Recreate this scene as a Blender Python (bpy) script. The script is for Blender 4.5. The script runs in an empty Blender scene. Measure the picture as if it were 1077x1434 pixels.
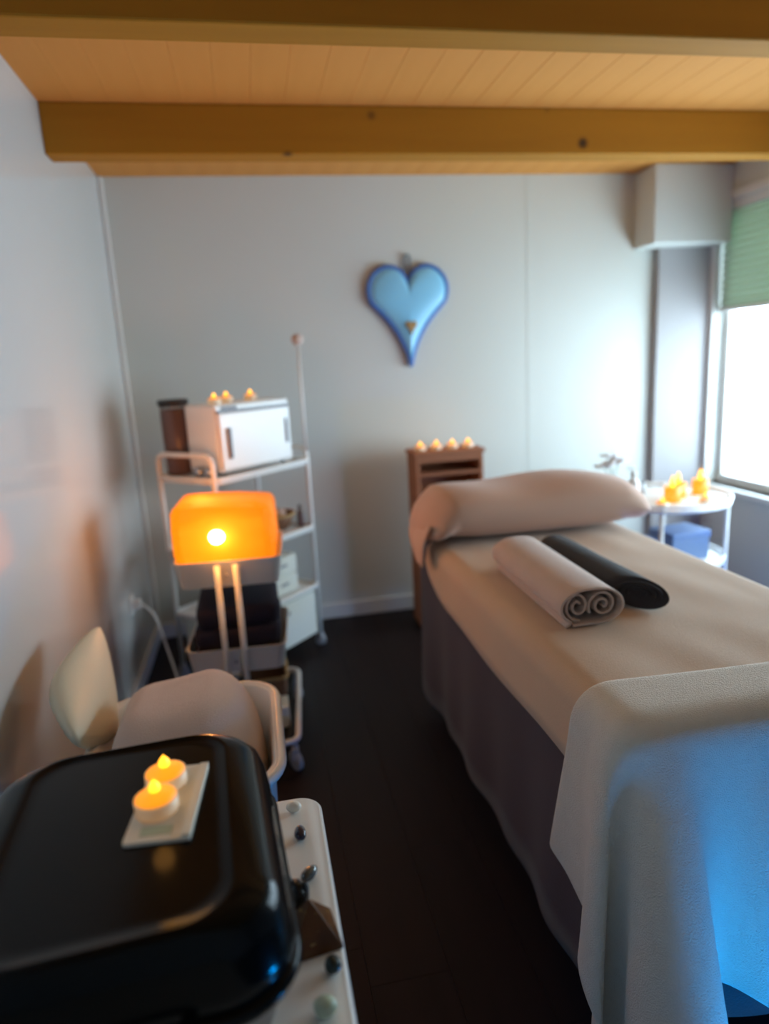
import bpy, bmesh, math, random
import numpy as np
from mathutils import Vector, Matrix, Quaternion

random.seed(4)
S = bpy.context.scene
COL = S.collection
PI = math.pi

# ------------------------------------------------------------------ camera
FPX, CX, CY = 950.0, 538.5, 717.0
VP, ROLL = (350.0, 517.0), 0.055
CAM = Vector((0, 0, 1.4))
fw = Vector((VP[0] - CX, VP[1] - CY, FPX)).normalized()
p2 = Vector((VP[0] - CX + 1000, VP[1] - CY - ROLL * 1000, FPX))
xa = (p2 - fw * p2.dot(fw)).normalized()
za = xa.cross(fw)
if za.y > 0:
    za = -za
right = Vector((xa.x, fw.x, za.x)); down = Vector((xa.y, fw.y, za.y)); fwd = Vector((xa.z, fw.z, za.z))
cd = bpy.data.cameras.new('camera')
cam = bpy.data.objects.new('camera', cd); COL.objects.link(cam)
M = Matrix((right, -down, -fwd)).transposed().to_4x4(); M.translation = CAM
cam.matrix_world = M
cd.sensor_fit = 'VERTICAL'; cd.sensor_height = 36.0; cd.sensor_width = 27.0
cd.lens = FPX / 1434.0 * 36.0
cd.clip_start = 0.02
cd.dof.use_dof = True; cd.dof.focus_distance = 1.2; cd.dof.aperture_fstop = 1.5
S.camera = cam

# ------------------------------------------------------------------ world, exposure
W = bpy.data.worlds.new('daylight'); S.world = W; W.use_nodes = True
bg = W.node_tree.nodes['Background']
bg.inputs[0].default_value = (0.62, 0.84, 1.0, 1); bg.inputs[1].default_value = 14.0
S.view_settings.view_transform = 'Standard'; S.view_settings.look = 'None'
S.view_settings.exposure = 0.12; S.view_settings.gamma = 1.0
S.view_settings.use_curve_mapping = False

XL, XR, YB, YF, H = -0.62, 2.60, 3.64, -1.3, 2.32       # room shell
WY0, WY1, WZ0, WZ1 = 1.15, 3.55, 0.60, 2.14              # window in the right wall
pl = bpy.data.lights.new('window_portal', 'AREA'); pl.shape = 'RECTANGLE'
pl.size = WZ1 - WZ0; pl.size_y = WY1 - WY0; pl.cycles.is_portal = True
po = bpy.data.objects.new('window_portal', pl); COL.objects.link(po)
po.location = (XR + 0.16, (WY0 + WY1) / 2, (WZ0 + WZ1) / 2); po.rotation_euler = (0, PI / 2, 0)

# ------------------------------------------------------------------ materials
def mat(name, col, rough=0.6, var=0.0, vscale=6.0, bump=0.0, bscale=60.0, metal=0.0, spec=0.5,
        stretch=None, col2=None, emit=None, estr=0.0, coat=0.0, sheen=0.0, trans=0.0, sss=0.0):
    m = bpy.data.materials.new(name); m.use_nodes = True
    nt = m.node_tree; N = nt.nodes; L = nt.links
    b = N['Principled BSDF']
    b.inputs['Roughness'].default_value = rough; b.inputs['Metallic'].default_value = metal
    b.inputs['Specular IOR Level'].default_value = spec
    b.inputs['Coat Weight'].default_value = coat; b.inputs['Coat Roughness'].default_value = 0.06
    b.inputs['Sheen Weight'].default_value = sheen
    b.inputs['Transmission Weight'].default_value = trans
    b.inputs['Subsurface Weight'].default_value = sss
    if sss: b.inputs['Subsurface Radius'].default_value = (0.02, 0.01, 0.005)
    tc = N.new('ShaderNodeTexCoord'); mp = N.new('ShaderNodeMapping')
    L.new(tc.outputs['Object'], mp.inputs['Vector'])
    if stretch: mp.inputs['Scale'].default_value = stretch
    nz = N.new('ShaderNodeTexNoise'); nz.inputs['Scale'].default_value = vscale; nz.inputs['Detail'].default_value = 5
    L.new(mp.outputs['Vector'], nz.inputs['Vector'])
    mx = N.new('ShaderNodeMix'); mx.data_type = 'RGBA'
    c1 = tuple(col) + (1,)
    c2 = tuple(col2) + (1,) if col2 else tuple(min(1, c * (1 - var)) for c in col) + (1,)
    mx.inputs['A'].default_value = c1; mx.inputs['B'].default_value = c2
    L.new(nz.outputs['Fac'], mx.inputs['Factor'])
    L.new(mx.outputs['Result'], b.inputs['Base Color'])
    if bump:
        n2 = N.new('ShaderNodeTexNoise'); n2.inputs['Scale'].default_value = bscale; n2.inputs['Detail'].default_value = 3
        L.new(mp.outputs['Vector'], n2.inputs['Vector'])
        bp = N.new('ShaderNodeBump'); bp.inputs['Strength'].default_value = bump; bp.inputs['Distance'].default_value = 0.004
        L.new(n2.outputs['Fac'], bp.inputs['Height']); L.new(bp.outputs['Normal'], b.inputs['Normal'])
    if emit:
        b.inputs['Emission Color'].default_value = tuple(emit) + (1,); b.inputs['Emission Strength'].default_value = estr
    return m

def wood_mat(name, c1, c2, axis, rough=0.7, knots=True):
    """grain stretched along one axis, with a few dark knots"""
    m = mat(name, c1, rough, col2=c2, vscale=9, bump=0.15, bscale=30, spec=0.2,
            stretch=tuple(0.12 if i == axis else 1.6 for i in range(3)))
    if knots:
        nt = m.node_tree; N = nt.nodes; L = nt.links
        v = N.new('ShaderNodeTexVoronoi'); v.inputs['Scale'].default_value = 2.6
        tc = [n for n in N if n.type == 'TEX_COORD'][0]
        L.new(tc.outputs['Object'], v.inputs['Vector'])
        r = N.new('ShaderNodeValToRGB'); r.color_ramp.elements[0].position = 0.03; r.color_ramp.elements[1].position = 0.07
        L.new(v.outputs['Distance'], r.inputs['Fac'])
        mx = N.new('ShaderNodeMix'); mx.data_type = 'RGBA'
        old = [n for n in N if n.type == 'MIX'][0]
        L.new(r.outputs['Color'], mx.inputs['Factor']); mx.inputs['A'].default_value = (0.07, 0.03, 0.01, 1)
        L.new(old.outputs['Result'], mx.inputs['B'])
        L.new(mx.outputs['Result'], N['Principled BSDF'].inputs['Base Color'])
    return m

MT = dict(
    wall=mat('wall_paint', (0.62, 0.62, 0.57), 0.75, 0.06, 1.5, 0.08, 120),
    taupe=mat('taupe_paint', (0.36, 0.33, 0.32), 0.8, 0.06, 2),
    gloss_wall=mat('glossy_panel', (0.60, 0.60, 0.58), 0.09, 0.05, 1.2, spec=0.6),
    white_trim=mat('white_trim', (0.72, 0.70, 0.66), 0.45, 0.05, 3),
    beam=wood_mat('spruce_beam', (0.46, 0.195, 0.014), (0.34, 0.135, 0.009), 0),
    board=wood_mat('spruce_board', (0.70, 0.31, 0.075), (0.57, 0.23, 0.045), 1, knots=False),
    floor=mat('dark_laminate', (0.018, 0.009, 0.008), 0.55, spec=0.22, col2=(0.006, 0.0035, 0.0035), vscale=8, stretch=(2, 0.15, 1), bump=0.1, bscale=40),
    white_metal=mat('white_powder_coat', (0.78, 0.76, 0.72), 0.35, 0.05, 5),
    white_plastic=mat('white_plastic', (0.80, 0.79, 0.76), 0.3, 0.04, 4),
    black_enamel=mat('black_enamel', (0.004, 0.004, 0.004), 0.16, 0.2, 5, spec=0.14),
    steel=mat('brushed_steel', (0.45, 0.48, 0.52), 0.28, 0.1, 30, metal=0.9),
    black_plastic=mat('black_plastic', (0.015, 0.015, 0.017), 0.45, 0.2, 9),
    sheet=mat('beige_sheet', (0.62, 0.44, 0.30), 0.9, 0.1, 8, 0.2, 260, sheen=0.2),
    cover=mat('dark_plum_cover', (0.060, 0.042, 0.058), 0.95, 0.25, 6, 0.25, 200, sheen=0.15),
    pillow=mat('blush_pillow', (0.62, 0.40, 0.30), 0.9, 0.08, 6, 0.15, 200, sheen=0.2),
    towel=mat('oatmeal_towel', (0.66, 0.50, 0.42), 0.95, 0.12, 14, 0.5, 330, sheen=0.3),
    charcoal=mat('charcoal_towel', (0.035, 0.033, 0.040), 0.95, 0.25, 12, 0.5, 330, sheen=0.1),
    fleece=mat('white_fleece', (0.82, 0.76, 0.66), 1.0, 0.12, 40, 0.9, 380, sheen=0.35),
    heart=mat('sky_blue_enamel', (0.26, 0.62, 0.86), 0.4, 0.1, 6),
    heart_rim=mat('blue_rim', (0.05, 0.16, 0.50), 0.45, 0.15, 8),
    cord=mat('grey_cord', (0.16, 0.17, 0.20), 0.8, 0.1, 20),
    tan=mat('tan_wood', (0.45, 0.27, 0.10), 0.6, 0.2, 20),
    crate=wood_mat('reddish_crate_wood', (0.42, 0.17, 0.08), (0.28, 0.10, 0.05), 0, knots=False),
    cushion=mat('cream_leatherette', (0.70, 0.66, 0.50), 0.5, 0.06, 6, 0.08, 90),
    candle=mat('candle_wax', (0.5, 0.2, 0.03), 0.5, 0.05, 20, emit=(1.0, 0.30, 0.005), estr=1.0),
    cup=mat('tealight_cup', (0.80, 0.72, 0.58), 0.35, 0.05, 20, emit=(1.0, 0.40, 0.05), estr=0.16),
    flame=mat('led_flame', (1.0, 0.6, 0.1), 0.5, emit=(1.0, 0.45, 0.015), estr=2.2),
    hot=mat('lamp_bulb', (1, 1, 0.8), 0.5, emit=(1.0, 0.75, 0.32), estr=14.0),
    navy=mat('navy_towel', (0.020, 0.016, 0.032), 0.95, 0.3, 9, 0.4, 250),
    box_white=mat('ivory_box', (0.72, 0.72, 0.64), 0.5, 0.05, 5),
    grey=mat('grey_inlay', (0.20, 0.21, 0.24), 0.5, 0.1, 9),
    dark_jar=mat('smoky_jar', (0.13, 0.075, 0.065), 0.35, 0.2, 9),
    brown=mat('brown_wicker', (0.20, 0.085, 0.035), 0.7, 0.4, 60, 0.5, 90),
    paper=mat('white_card', (0.80, 0.78, 0.70), 0.6, 0.03, 8),
    glass=mat('clear_glass', (0.9, 0.93, 0.95), 0.05, trans=0.9),
    blue_box=mat('blue_grey_box', (0.16, 0.24, 0.42), 0.5, 0.15, 6),
    petal=mat('white_petal', (0.85, 0.85, 0.88), 0.6, 0.05, 20),
    stem=mat('green_stem', (0.10, 0.20, 0.07), 0.6, 0.2, 20),
    st_white=mat('white_quartz', (0.92, 0.90, 0.82), 0.3, 0.03, 40),
    st_blue=mat('blue_black_stone', (0.02, 0.022, 0.06), 0.2, 0.4, 60, coat=0.5),
    st_grey=mat('smoky_grey_stone', (0.09, 0.11, 0.12), 0.08, 0.5, 60, coat=0.7),
    st_green=mat('dark_green_stone', (0.012, 0.03, 0.028), 0.3, 0.4, 60),
    st_pale=mat('pale_green_stone', (0.50, 0.62, 0.48), 0.3, 0.2, 40),
    rock=mat('black_tourmaline', (0.008, 0.009, 0.009), 0.35, 0.4, 50, 0.8, 120),
    led=mat('blue_led_dome', (0.1, 0.2, 0.9), 0.4, emit=(0.0, 0.33, 1.0), estr=135.0),
    led_soft=mat('soft_blue_led_dome', (0.1, 0.2, 0.9), 0.4, emit=(0.02, 0.22, 1.0), estr=110.0),
    rubber=mat('black_rubber', (0.012, 0.012, 0.012), 0.7, 0.2, 20),
    caster_grey=mat('grey_caster', (0.42, 0.43, 0.45), 0.4, 0.1, 20),
)

def mat_salt():
    m = mat('glowing_salt', (0.45, 0.10, 0.008), 0.7, 0.2, 9, 0.5, 30)
    nt = m.node_tree; N = nt.nodes; L = nt.links; b = N['Principled BSDF']
    tc = [n for n in N if n.type == 'TEX_COORD'][0]
    d = N.new('ShaderNodeVectorMath'); d.operation = 'DISTANCE'
    L.new(tc.outputs['Object'], d.inputs[0]); d.inputs[1].default_value = (-0.03, -0.10, 0.175)
    mr = N.new('ShaderNodeMapRange'); mr.inputs['From Min'].default_value = 0.02; mr.inputs['From Max'].default_value = 0.30
    mr.inputs['To Min'].default_value = 1.7; mr.inputs['To Max'].default_value = 0.62
    L.new(d.outputs['Value'], mr.inputs['Value'])
    b.inputs['Emission Color'].default_value = (1.0, 0.225, 0.0, 1)
    L.new(mr.outputs['Result'], b.inputs['Emission Strength'])
    return m
MT['salt'] = mat_salt()

def mat_pyramid():
    m = mat('amber_resin', (0.20, 0.065, 0.008), 0.28, col2=(0.01, 0.008, 0.006), vscale=28, spec=0.2)
    N = m.node_tree.nodes; L = m.node_tree.links
    mp = [n for n in N if n.type == 'MAPPING'][0]
    v = N.new('ShaderNodeTexVoronoi'); v.inputs['Scale'].default_value = 60
    L.new(mp.outputs['Vector'], v.inputs['Vector'])
    r = N.new('ShaderNodeValToRGB'); r.color_ramp.elements[0].position = 0.12; r.color_ramp.elements[1].position = 0.2
    r.color_ramp.elements[0].color = (1, 1, 1, 1); r.color_ramp.elements[1].color = (0, 0, 0, 1)
    L.new(v.outputs['Distance'], r.inputs['Fac'])
    mx = N.new('ShaderNodeMix'); mx.data_type = 'RGBA'
    old = [n for n in N if n.type == 'MIX'][0]
    L.new(r.outputs['Color'], mx.inputs['Factor']); L.new(old.outputs['Result'], mx.inputs['A'])
    mx.inputs['B'].default_value = (0.55, 0.33, 0.08, 1)
    L.new(mx.outputs['Result'], N['Principled BSDF'].inputs['Base Color'])
    return m
MT['amber'] = mat_pyramid()

def mat_blind():
    m = mat('pleated_blind', (0.80, 0.86, 0.78), 0.9, 0.05, 8)
    nt = m.node_tree; N = nt.nodes; L = nt.links
    t = N.new('ShaderNodeBsdfTranslucent'); t.inputs[0].default_value = (0.22, 0.27, 0.20, 1)
    mx = N.new('ShaderNodeMixShader'); mx.inputs[0].default_value = 0.5
    L.new(N['Principled BSDF'].outputs[0], mx.inputs[1]); L.new(t.outputs[0], mx.inputs[2])
    L.new(mx.outputs[0], N['Material Output'].inputs[0])
    return m
MT['blind'] = mat_blind()

def mat_pane():
    m = bpy.data.materials.new('window_glass'); m.use_nodes = True
    N = m.node_tree.nodes; L = m.node_tree.links; N.remove(N['Principled BSDF'])
    t = N.new('ShaderNodeBsdfTransparent'); g = N.new('ShaderNodeBsdfGlossy'); g.inputs['Roughness'].default_value = 0.02
    mx = N.new('ShaderNodeMixShader'); mx.inputs[0].default_value = 0.05
    L.new(t.outputs[0], mx.inputs[1]); L.new(g.outputs[0], mx.inputs[2]); L.new(mx.outputs[0], N['Material Output'].inputs[0])
    return m
MT['pane'] = mat_pane()

# ------------------------------------------------------------------ helpers
def obj(name, bm, m, parent=None, smooth=False, loc=None, bevel=0.0, angle=40):
    me = bpy.data.meshes.new(name)
    bmesh.ops.recalc_face_normals(bm, faces=bm.faces)
    bm.to_mesh(me); bm.free()
    me.materials.append(MT[m] if isinstance(m, str) else m)
    o = bpy.data.objects.new(name, me); COL.objects.link(o)
    if parent is not None: o.parent = parent
    if loc is not None: o.location = loc
    if smooth:
        me.polygons.foreach_set('use_smooth', [True] * len(me.polygons))
    if bevel:
        md = o.modifiers.new('bevel', 'BEVEL'); md.width = bevel; md.segments = 2; md.limit_method = 'ANGLE'; md.angle_limit = math.radians(angle)
    return o

def thing(name, label, cat, loc=(0, 0, 0), rz=0.0, group=None):
    o = bpy.data.objects.new(name, None); COL.objects.link(o)
    o.empty_display_size = 0.05
    o.location = loc; o.rotation_euler = (0, 0, rz)
    return tag(o, label, cat, group)

def tag(o, label, cat, group=None):
    o['label'] = label; o['category'] = cat
    if group: o['group'] = group
    return o

def struct(o):
    o['kind'] = 'structure'; return o

def box(bm, x0, x1, y0, y1, z0, z1):
    vs = [bm.verts.new((x, y, z)) for x in (x0, x1) for y in (y0, y1) for z in (z0, z1)]
    for f in ((0, 1, 3, 2), (4, 6, 7, 5), (0, 4, 5, 1), (2, 3, 7, 6), (0, 2, 6, 4), (1, 5, 7, 3)):
        bm.faces.new([vs[i] for i in f])
    return vs

def bx(x0, x1, y0, y1, z0, z1):
    bm = bmesh.new(); box(bm, x0, x1, y0, y1, z0, z1); return bm

def tube(bm, pts, r, seg=10, closed=False, cap=True):
    pts = [Vector(p) for p in pts]; n = len(pts); rings = []
    rs = r if isinstance(r, (list, tuple)) else [r] * n
    prev = None
    for i, p in enumerate(pts):
        if closed: t = (pts[(i + 1) % n] - pts[i - 1]).normalized()
        else: t = (pts[min(i + 1, n - 1)] - pts[max(i - 1, 0)]).normalized()
        if prev is None:
            a = t.cross(Vector((0, 0, 1)))
            if a.length < 1e-3: a = t.cross(Vector((1, 0, 0)))
        else:
            a = prev - t * prev.dot(t)
        a.normalize(); prev = a; b = t.cross(a)
        rings.append([bm.verts.new(p + (a * math.cos(k * 2 * PI / seg) + b * math.sin(k * 2 * PI / seg)) * rs[i]) for k in range(seg)])
    for i in range(n if closed else n - 1):
        A, B = rings[i], rings[(i + 1) % n]
        for k in range(seg):
            bm.faces.new((A[k], A[(k + 1) % seg], B[(k + 1) % seg], B[k]))
    if cap and not closed:
        bm.faces.new(rings[0][::-1]); bm.faces.new(rings[-1])
    return bm

def arc_path(corners, r, seg=6, closed=True):
    """polyline with rounded corners"""
    out = []; n = len(corners); C = [Vector(c) for c in corners]
    for i in range(n):
        if not closed and i in (0, n - 1):
            out.append(C[i]); continue
        p, a, b = C[i], C[i - 1], C[(i + 1) % n]
        d1 = (a - p); d2 = (b - p)
        rr = min(r, d1.length * 0.49, d2.length * 0.49)
        s = p + d1.normalized() * rr; e = p + d2.normalized() * rr
        for k in range(seg + 1):
            t = k / seg
            out.append(s * (1 - t) ** 2 + p * 2 * t * (1 - t) + e * t * t)
    return out

def rrect(hx, hy, r, seg=8):
    pts = []
    for cx, cy, a0 in ((hx - r, hy - r, 0), (-hx + r, hy - r, 90), (-hx + r, -hy + r, 180), (hx - r, -hy + r, 270)):
        for k in range(seg + 1):
            a = math.radians(a0 + 90 * k / seg)
            pts.append((cx + r * math.cos(a), cy + r * math.sin(a)))
    return pts

def loft(bm, rings, cap0=True, cap1=True):
    R = [[bm.verts.new(p) for p in ring] for ring in rings]
    n = len(R[0])
    for A, B in zip(R, R[1:]):
        for k in range(n):
            bm.faces.new((A[k], A[(k + 1) % n], B[(k + 1) % n], B[k]))
    if cap0: bm.faces.new(R[0][::-1])
    if cap1: bm.faces.new(R[-1])
    return bm

def rr_loft(profile, c=(0, 0), seg=8, cap0=True, cap1=True, bm=None):
    """profile: list of (hx, hy, r, z)"""
    bm = bm or bmesh.new()
    return loft(bm, [[(c[0] + x, c[1] + y, z) for x, y in rrect(hx, hy, r, seg)] for hx, hy, r, z in profile], cap0, cap1)

def lathe(bm, prof, seg=24, c=(0, 0, 0)):
    rings = []
    for r, z in prof:
        if r < 1e-6:
            rings.append([bm.verts.new((c[0], c[1], c[2] + z))])
        else:
            rings.append([bm.verts.new((c[0] + r * math.cos(2 * PI * k / seg), c[1] + r * math.sin(2 * PI * k / seg), c[2] + z)) for k in range(seg)])
    for A, B in zip(rings, rings[1:]):
        for k in range(seg):
            a, a2 = A[k % len(A)], A[(k + 1) % len(A)]; b, b2 = B[k % len(B)], B[(k + 1) % len(B)]
            f = []
            for v in (a, a2, b2, b):
                if v not in f: f.append(v)
            if len(f) > 2: bm.faces.new(f)
    return bm

def blob(sx, sy, sz, seed=0, amp=0.12, sub=3, flat=0.0):
    bm = bmesh.new(); bmesh.ops.create_icosphere(bm, subdivisions=sub, radius=1)
    rnd = random.Random(seed); ph = [(Vector((rnd.uniform(-1, 1), rnd.uniform(-1, 1), rnd.uniform(-1, 1))).normalized(), rnd.uniform(1.5, 3.5), rnd.uniform(0, 6)) for _ in range(6)]
    for v in bm.verts:
        n = v.co.copy(); k = 1 + amp * sum(math.sin(n.dot(d) * f + p) for d, f, p in ph) / 3
        v.co = Vector((n.x * sx * k, n.y * sy * k, n.z * sz * k))
    zmin = min(v.co.z for v in bm.verts)
    for v in bm.verts:
        v.co.z -= zmin
        if flat and v.co.z < flat * sz: v.co.z = v.co.z * 0.4
    return bm

def grid_mesh(bm, P):
    """P: 2-D list of points"""
    V = [[bm.verts.new(p) for p in row] for row in P]
    for i in range(len(V) - 1):
        for j in range(len(V[0]) - 1):
            bm.faces.new((V[i][j], V[i + 1][j], V[i + 1][j + 1], V[i][j + 1]))
    return bm

def solidify(o, t, offset=0.0, sub=0):
    md = o.modifiers.new('solid', 'SOLIDIFY'); md.thickness = t; md.offset = offset
    if sub:
        s = o.modifiers.new('sub', 'SUBSURF'); s.levels = sub; s.render_levels = sub

def copy_tree(o, parent=None):
    c = o.copy(); COL.objects.link(c)
    if parent is not None: c.parent = parent
    for ch in list(o.children): copy_tree(ch, c)
    return c

# ================================================================== SETTING
# floor with planks running away from the camera
fl = struct(obj('floor', bx(XL - 0.1, XR + 0.1, YF - 0.1, YB + 0.1, -0.10, -0.012), 'floor'))
pw, plen = 0.19, 1.25
pm = bpy.data.meshes.new('plank'); b_ = bx(0.0005, pw - 0.0005, 0.0005, plen - 0.0005, -0.012, 0.0)
b_.to_mesh(pm); b_.free(); pm.materials.append(MT['floor'])
for i in range(math.ceil((XR - XL) / pw)):
    off = random.uniform(0, plen)
    for j in range(-1, 5):
        y = YF + j * plen + off
        if y + plen < YF or y > YB: continue
        x = XL + i * pw
        o = bpy.data.objects.new('plank', pm); COL.objects.link(o); o.parent = fl; o.location = (x, y, 0)
        y0 = max(y, YF); y1 = min(y + plen, YB)
        o.location.y = y0; o.scale.y = (y1 - y0) / plen
        if x + pw > XR: o.scale.x = (XR - x) / pw

struct(obj('wall_left', bx(XL - 0.1, XL, YF, YB, 0, H + 0.02), 'gloss_wall'))
wb = struct(obj('wall_back', bx(XL - 0.1, XR + 0.15, YB, YB + 0.1, 0, H + 0.02), 'wall'))
obj('joint_batten', bx(1.515, 1.530, YB - 0.0015, YB, 0.09, H), 'wall', wb)
struct(obj('wall_front', bx(XL - 0.1, XR + 0.15, YF - 0.1, YF, 0, H + 0.02), 'wall'))
bm = bmesh.new()
box(bm, XR, XR + 0.15, YF, WY0, 0, H + 0.02); box(bm, XR, XR + 0.15, WY1, YB, 0, H + 0.02)
box(bm, XR, XR + 0.15, WY0, WY1, 0, WZ0); box(bm, XR, XR + 0.15, WY0, WY1, WZ1, H + 0.02)
struct(obj('wall_right', bm, 'wall'))
struct(obj('baseboard_back', bx(XL + 0.015, XR, YB - 0.015, YB, 0, 0.085), 'white_trim', bevel=0.004))
struct(obj('baseboard_left', bx(XL, XL + 0.015, YF, YB, 0, 0.085), 'white_trim', bevel=0.004))
struct(obj('baseboard_right', bx(XR - 0.015, XR, YF, YB - 0.015, 0, 0.085), 'white_trim', bevel=0.004))
struct(obj('trim_1', bx(XL, XL + 0.022, YB - 0.022, YB, 0.085, H), 'white_trim', bevel=0.006))   # corner strip
# ceiling: tongue-and-groove boards running in depth, three beams across
cl = struct(obj('ceiling', bx(XL - 0.1, XR + 0.15, YF - 0.1, YB + 0.1, H + 0.02, H + 0.12), 'board'))
bw = 0.118
pm = bpy.data.meshes.new('ceiling_board'); b_ = bmesh.new()
prof = [(0, 0.02), (0, 0.0015), (0.0015, 0), (bw - 0.0015, 0), (bw, 0.0015), (bw, 0.02)]
loft(b_, [[(x, y, H + z) for x, z in prof] for y in (YF, YB)])
bmesh.ops.recalc_face_normals(b_, faces=b_.faces); b_.to_mesh(pm); b_.free(); pm.materials.append(MT['board'])
for i in range(math.ceil((XR - XL) / bw)):
    o = bpy.data.objects.new('ceiling_board', pm); COL.objects.link(o); o.parent = cl
    o.location = (XL + i * bw, 0, 0)
    if XL + (i + 1) * bw > XR: o.scale.x = (XR - XL - i * bw) / bw
for i, y in enumerate((2.70, 1.74, 0.78, -0.18)):
    struct(obj('trim_%d' % (i + 2), bx(XL, XR, y, y + 0.10, H - 0.165, H), 'beam', bevel=0.006))
# corner column and the wider box on top of it
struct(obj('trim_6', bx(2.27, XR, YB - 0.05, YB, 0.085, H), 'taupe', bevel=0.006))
struct(obj('trim_7', bx(2.14, XR, YB - 0.20, YB, 1.93, H), 'wall', bevel=0.008))
# window
wn = struct(obj('window_1', bx(XR + 0.06, XR + 0.11, WY0, WY1, WZ0, WZ0 + 0.05), 'white_trim'))
def wpart(n, a, m='white_trim'): return obj(n, bx(*a), m, wn, bevel=0.003)
wpart('window_frame', (XR + 0.06, XR + 0.11, WY0, WY1, WZ1 - 0.05, WZ1))
for y in (WY0, 2.33, WY1 - 0.05):
    wpart('window_frame', (XR + 0.06, XR + 0.11, y, y + 0.05, WZ0 + 0.05, WZ1 - 0.05))
for y0, y1 in ((WY0 + .05, 2.33), (2.38, WY1 - .05)):
    wpart('pane', (XR + 0.083, XR + 0.087, y0, y1, WZ0 + 0.05, WZ1 - 0.05), 'pane')
wpart('window_sill', (XR - 0.03, XR + 0.06, WY0 - 0.02, WY1 + 0.02, WZ0 - 0.03, WZ0))
for a in ((XR - 0.012, XR, WY1, WY1 + 0.045, WZ0 - 0.03, WZ1 + 0.045), (XR - 0.012, XR, WY0 - 0.045, WY1, WZ1, WZ1 + 0.045)):
    wpart('casing', a)
# pleated blind, drawn down a third
bl = thing('window_blind', 'pale green pleated blind drawn part way down the window', 'blind', (XR + 0.03, 0, 0))
P = []
nz = 29
for k in range(nz):
    z = WZ1 - 0.045 - k * 0.018
    P.append([(0.010 * (1 if k % 2 else -1), y, z) for y in (WY0 + 0.01, WY1 - 0.01)])
o = obj('fabric', grid_mesh(bmesh.new(), P), 'blind', bl); solidify(o, 0.001)
obj('head_rail', bx(-0.02, 0.02, WY0 + 0.005, WY1 - 0.005, WZ1 - 0.045, WZ1 - 0.002), 'white_trim', bl)
obj('bottom_rail', bx(-0.016, 0.016, WY0 + 0.01, WY1 - 0.01, P[-1][0][2] - 0.02, P[-1][0][2]), 'white_trim', bl)

# ================================================================== MASSAGE TABLE
BX0, BX1, BY0, BY1, BZ = 0.585, 1.295, 0.95, 2.50, 0.755
t = table_thing = thing('massage_table', 'massage table dressed with dark plum cover and beige sheet', 'massage table', (0, 0, 0))
o = obj('mattress', rr_loft([(0.34, 0.765, 0.05, 0.60), (0.352, 0.775, 0.06, 0.615), (0.352, 0.775, 0.06, 0.735), (0.335, 0.758, 0.05, BZ - 0.004)],
        ((BX0 + BX1) / 2, (BY0 + BY1) / 2)), 'charcoal', t, True)
obj('frame', bx(BX0 + 0.05, BX1 - 0.05, BY0 + 0.05, BY1 - 0.05, 0.52, 0.60), 'tan', t)
for x in (BX0 + 0.09, BX1 - 0.09):
    for y in (BY0 + 0.14, BY1 - 0.14):
        obj('leg', tube(bmesh.new(), [(x, y, 0.0), (x, y, 0.52)], 0.022, 10), 'black_plastic', t)

# plum cover hanging to the floor on three sides (one continuous cloth)
def cover_ring(z, k, ins=0.0):
    pts = []
    base = rrect((BX1 - BX0) / 2 + 0.004 - ins, (BY1 - BY0) / 2 + 0.004 - ins, 0.06 - ins * 0.5, 6)
    # densify
    dense = []
    for i in range(len(base)):
        a = Vector(base[i]); b = Vector(base[(i + 1) % len(base)])
        n = max(1, int((b - a).length / 0.02))
        for q in range(n): dense.append(a.lerp(b, q / n))
    L = 0.0; n = len(dense)
    for i, p in enumerate(dense):
        nrm = Vector((p.x, p.y)); d = (dense[(i + 1) % n] - dense[i - 1]); nn = Vector((d.y, -d.x)).normalized()
        L += (dense[i] - dense[i - 1]).length if i else 0
        w = (0.006 * math.sin(L * 23) + 0.008 * math.sin(L * 9.3 + 1.2)) * k
        q = p + nn * (w + 0.012 * k)
        pts.append(((BX0 + BX1) / 2 + q.x, (BY0 + BY1) / 2 + q.y, z + (0.012 * math.sin(L * 6)) * (1 if k > 0.95 else 0)))
    return pts
ZS = [(0.757, .05), (0.751, .025), (0.738, .009), (0.715, 0), (0.66, 0)] + [(z_, 0) for z_ in ( 0.55, 0.43, 0.30, 0.20, 0.12)]
bm = bmesh.new()
loft(bm, [cover_ring(z, max(0.0, min(1, (0.757 - z) / 0.58)) ** 1.8, i_) for z, i_ in ZS], cap0=True, cap1=False)
cov = obj('skirt', bm, 'cover', table_thing, True); solidify(cov, 0.004, 1)
cov['label'] = 'dark plum fabric skirt around the table'

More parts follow.
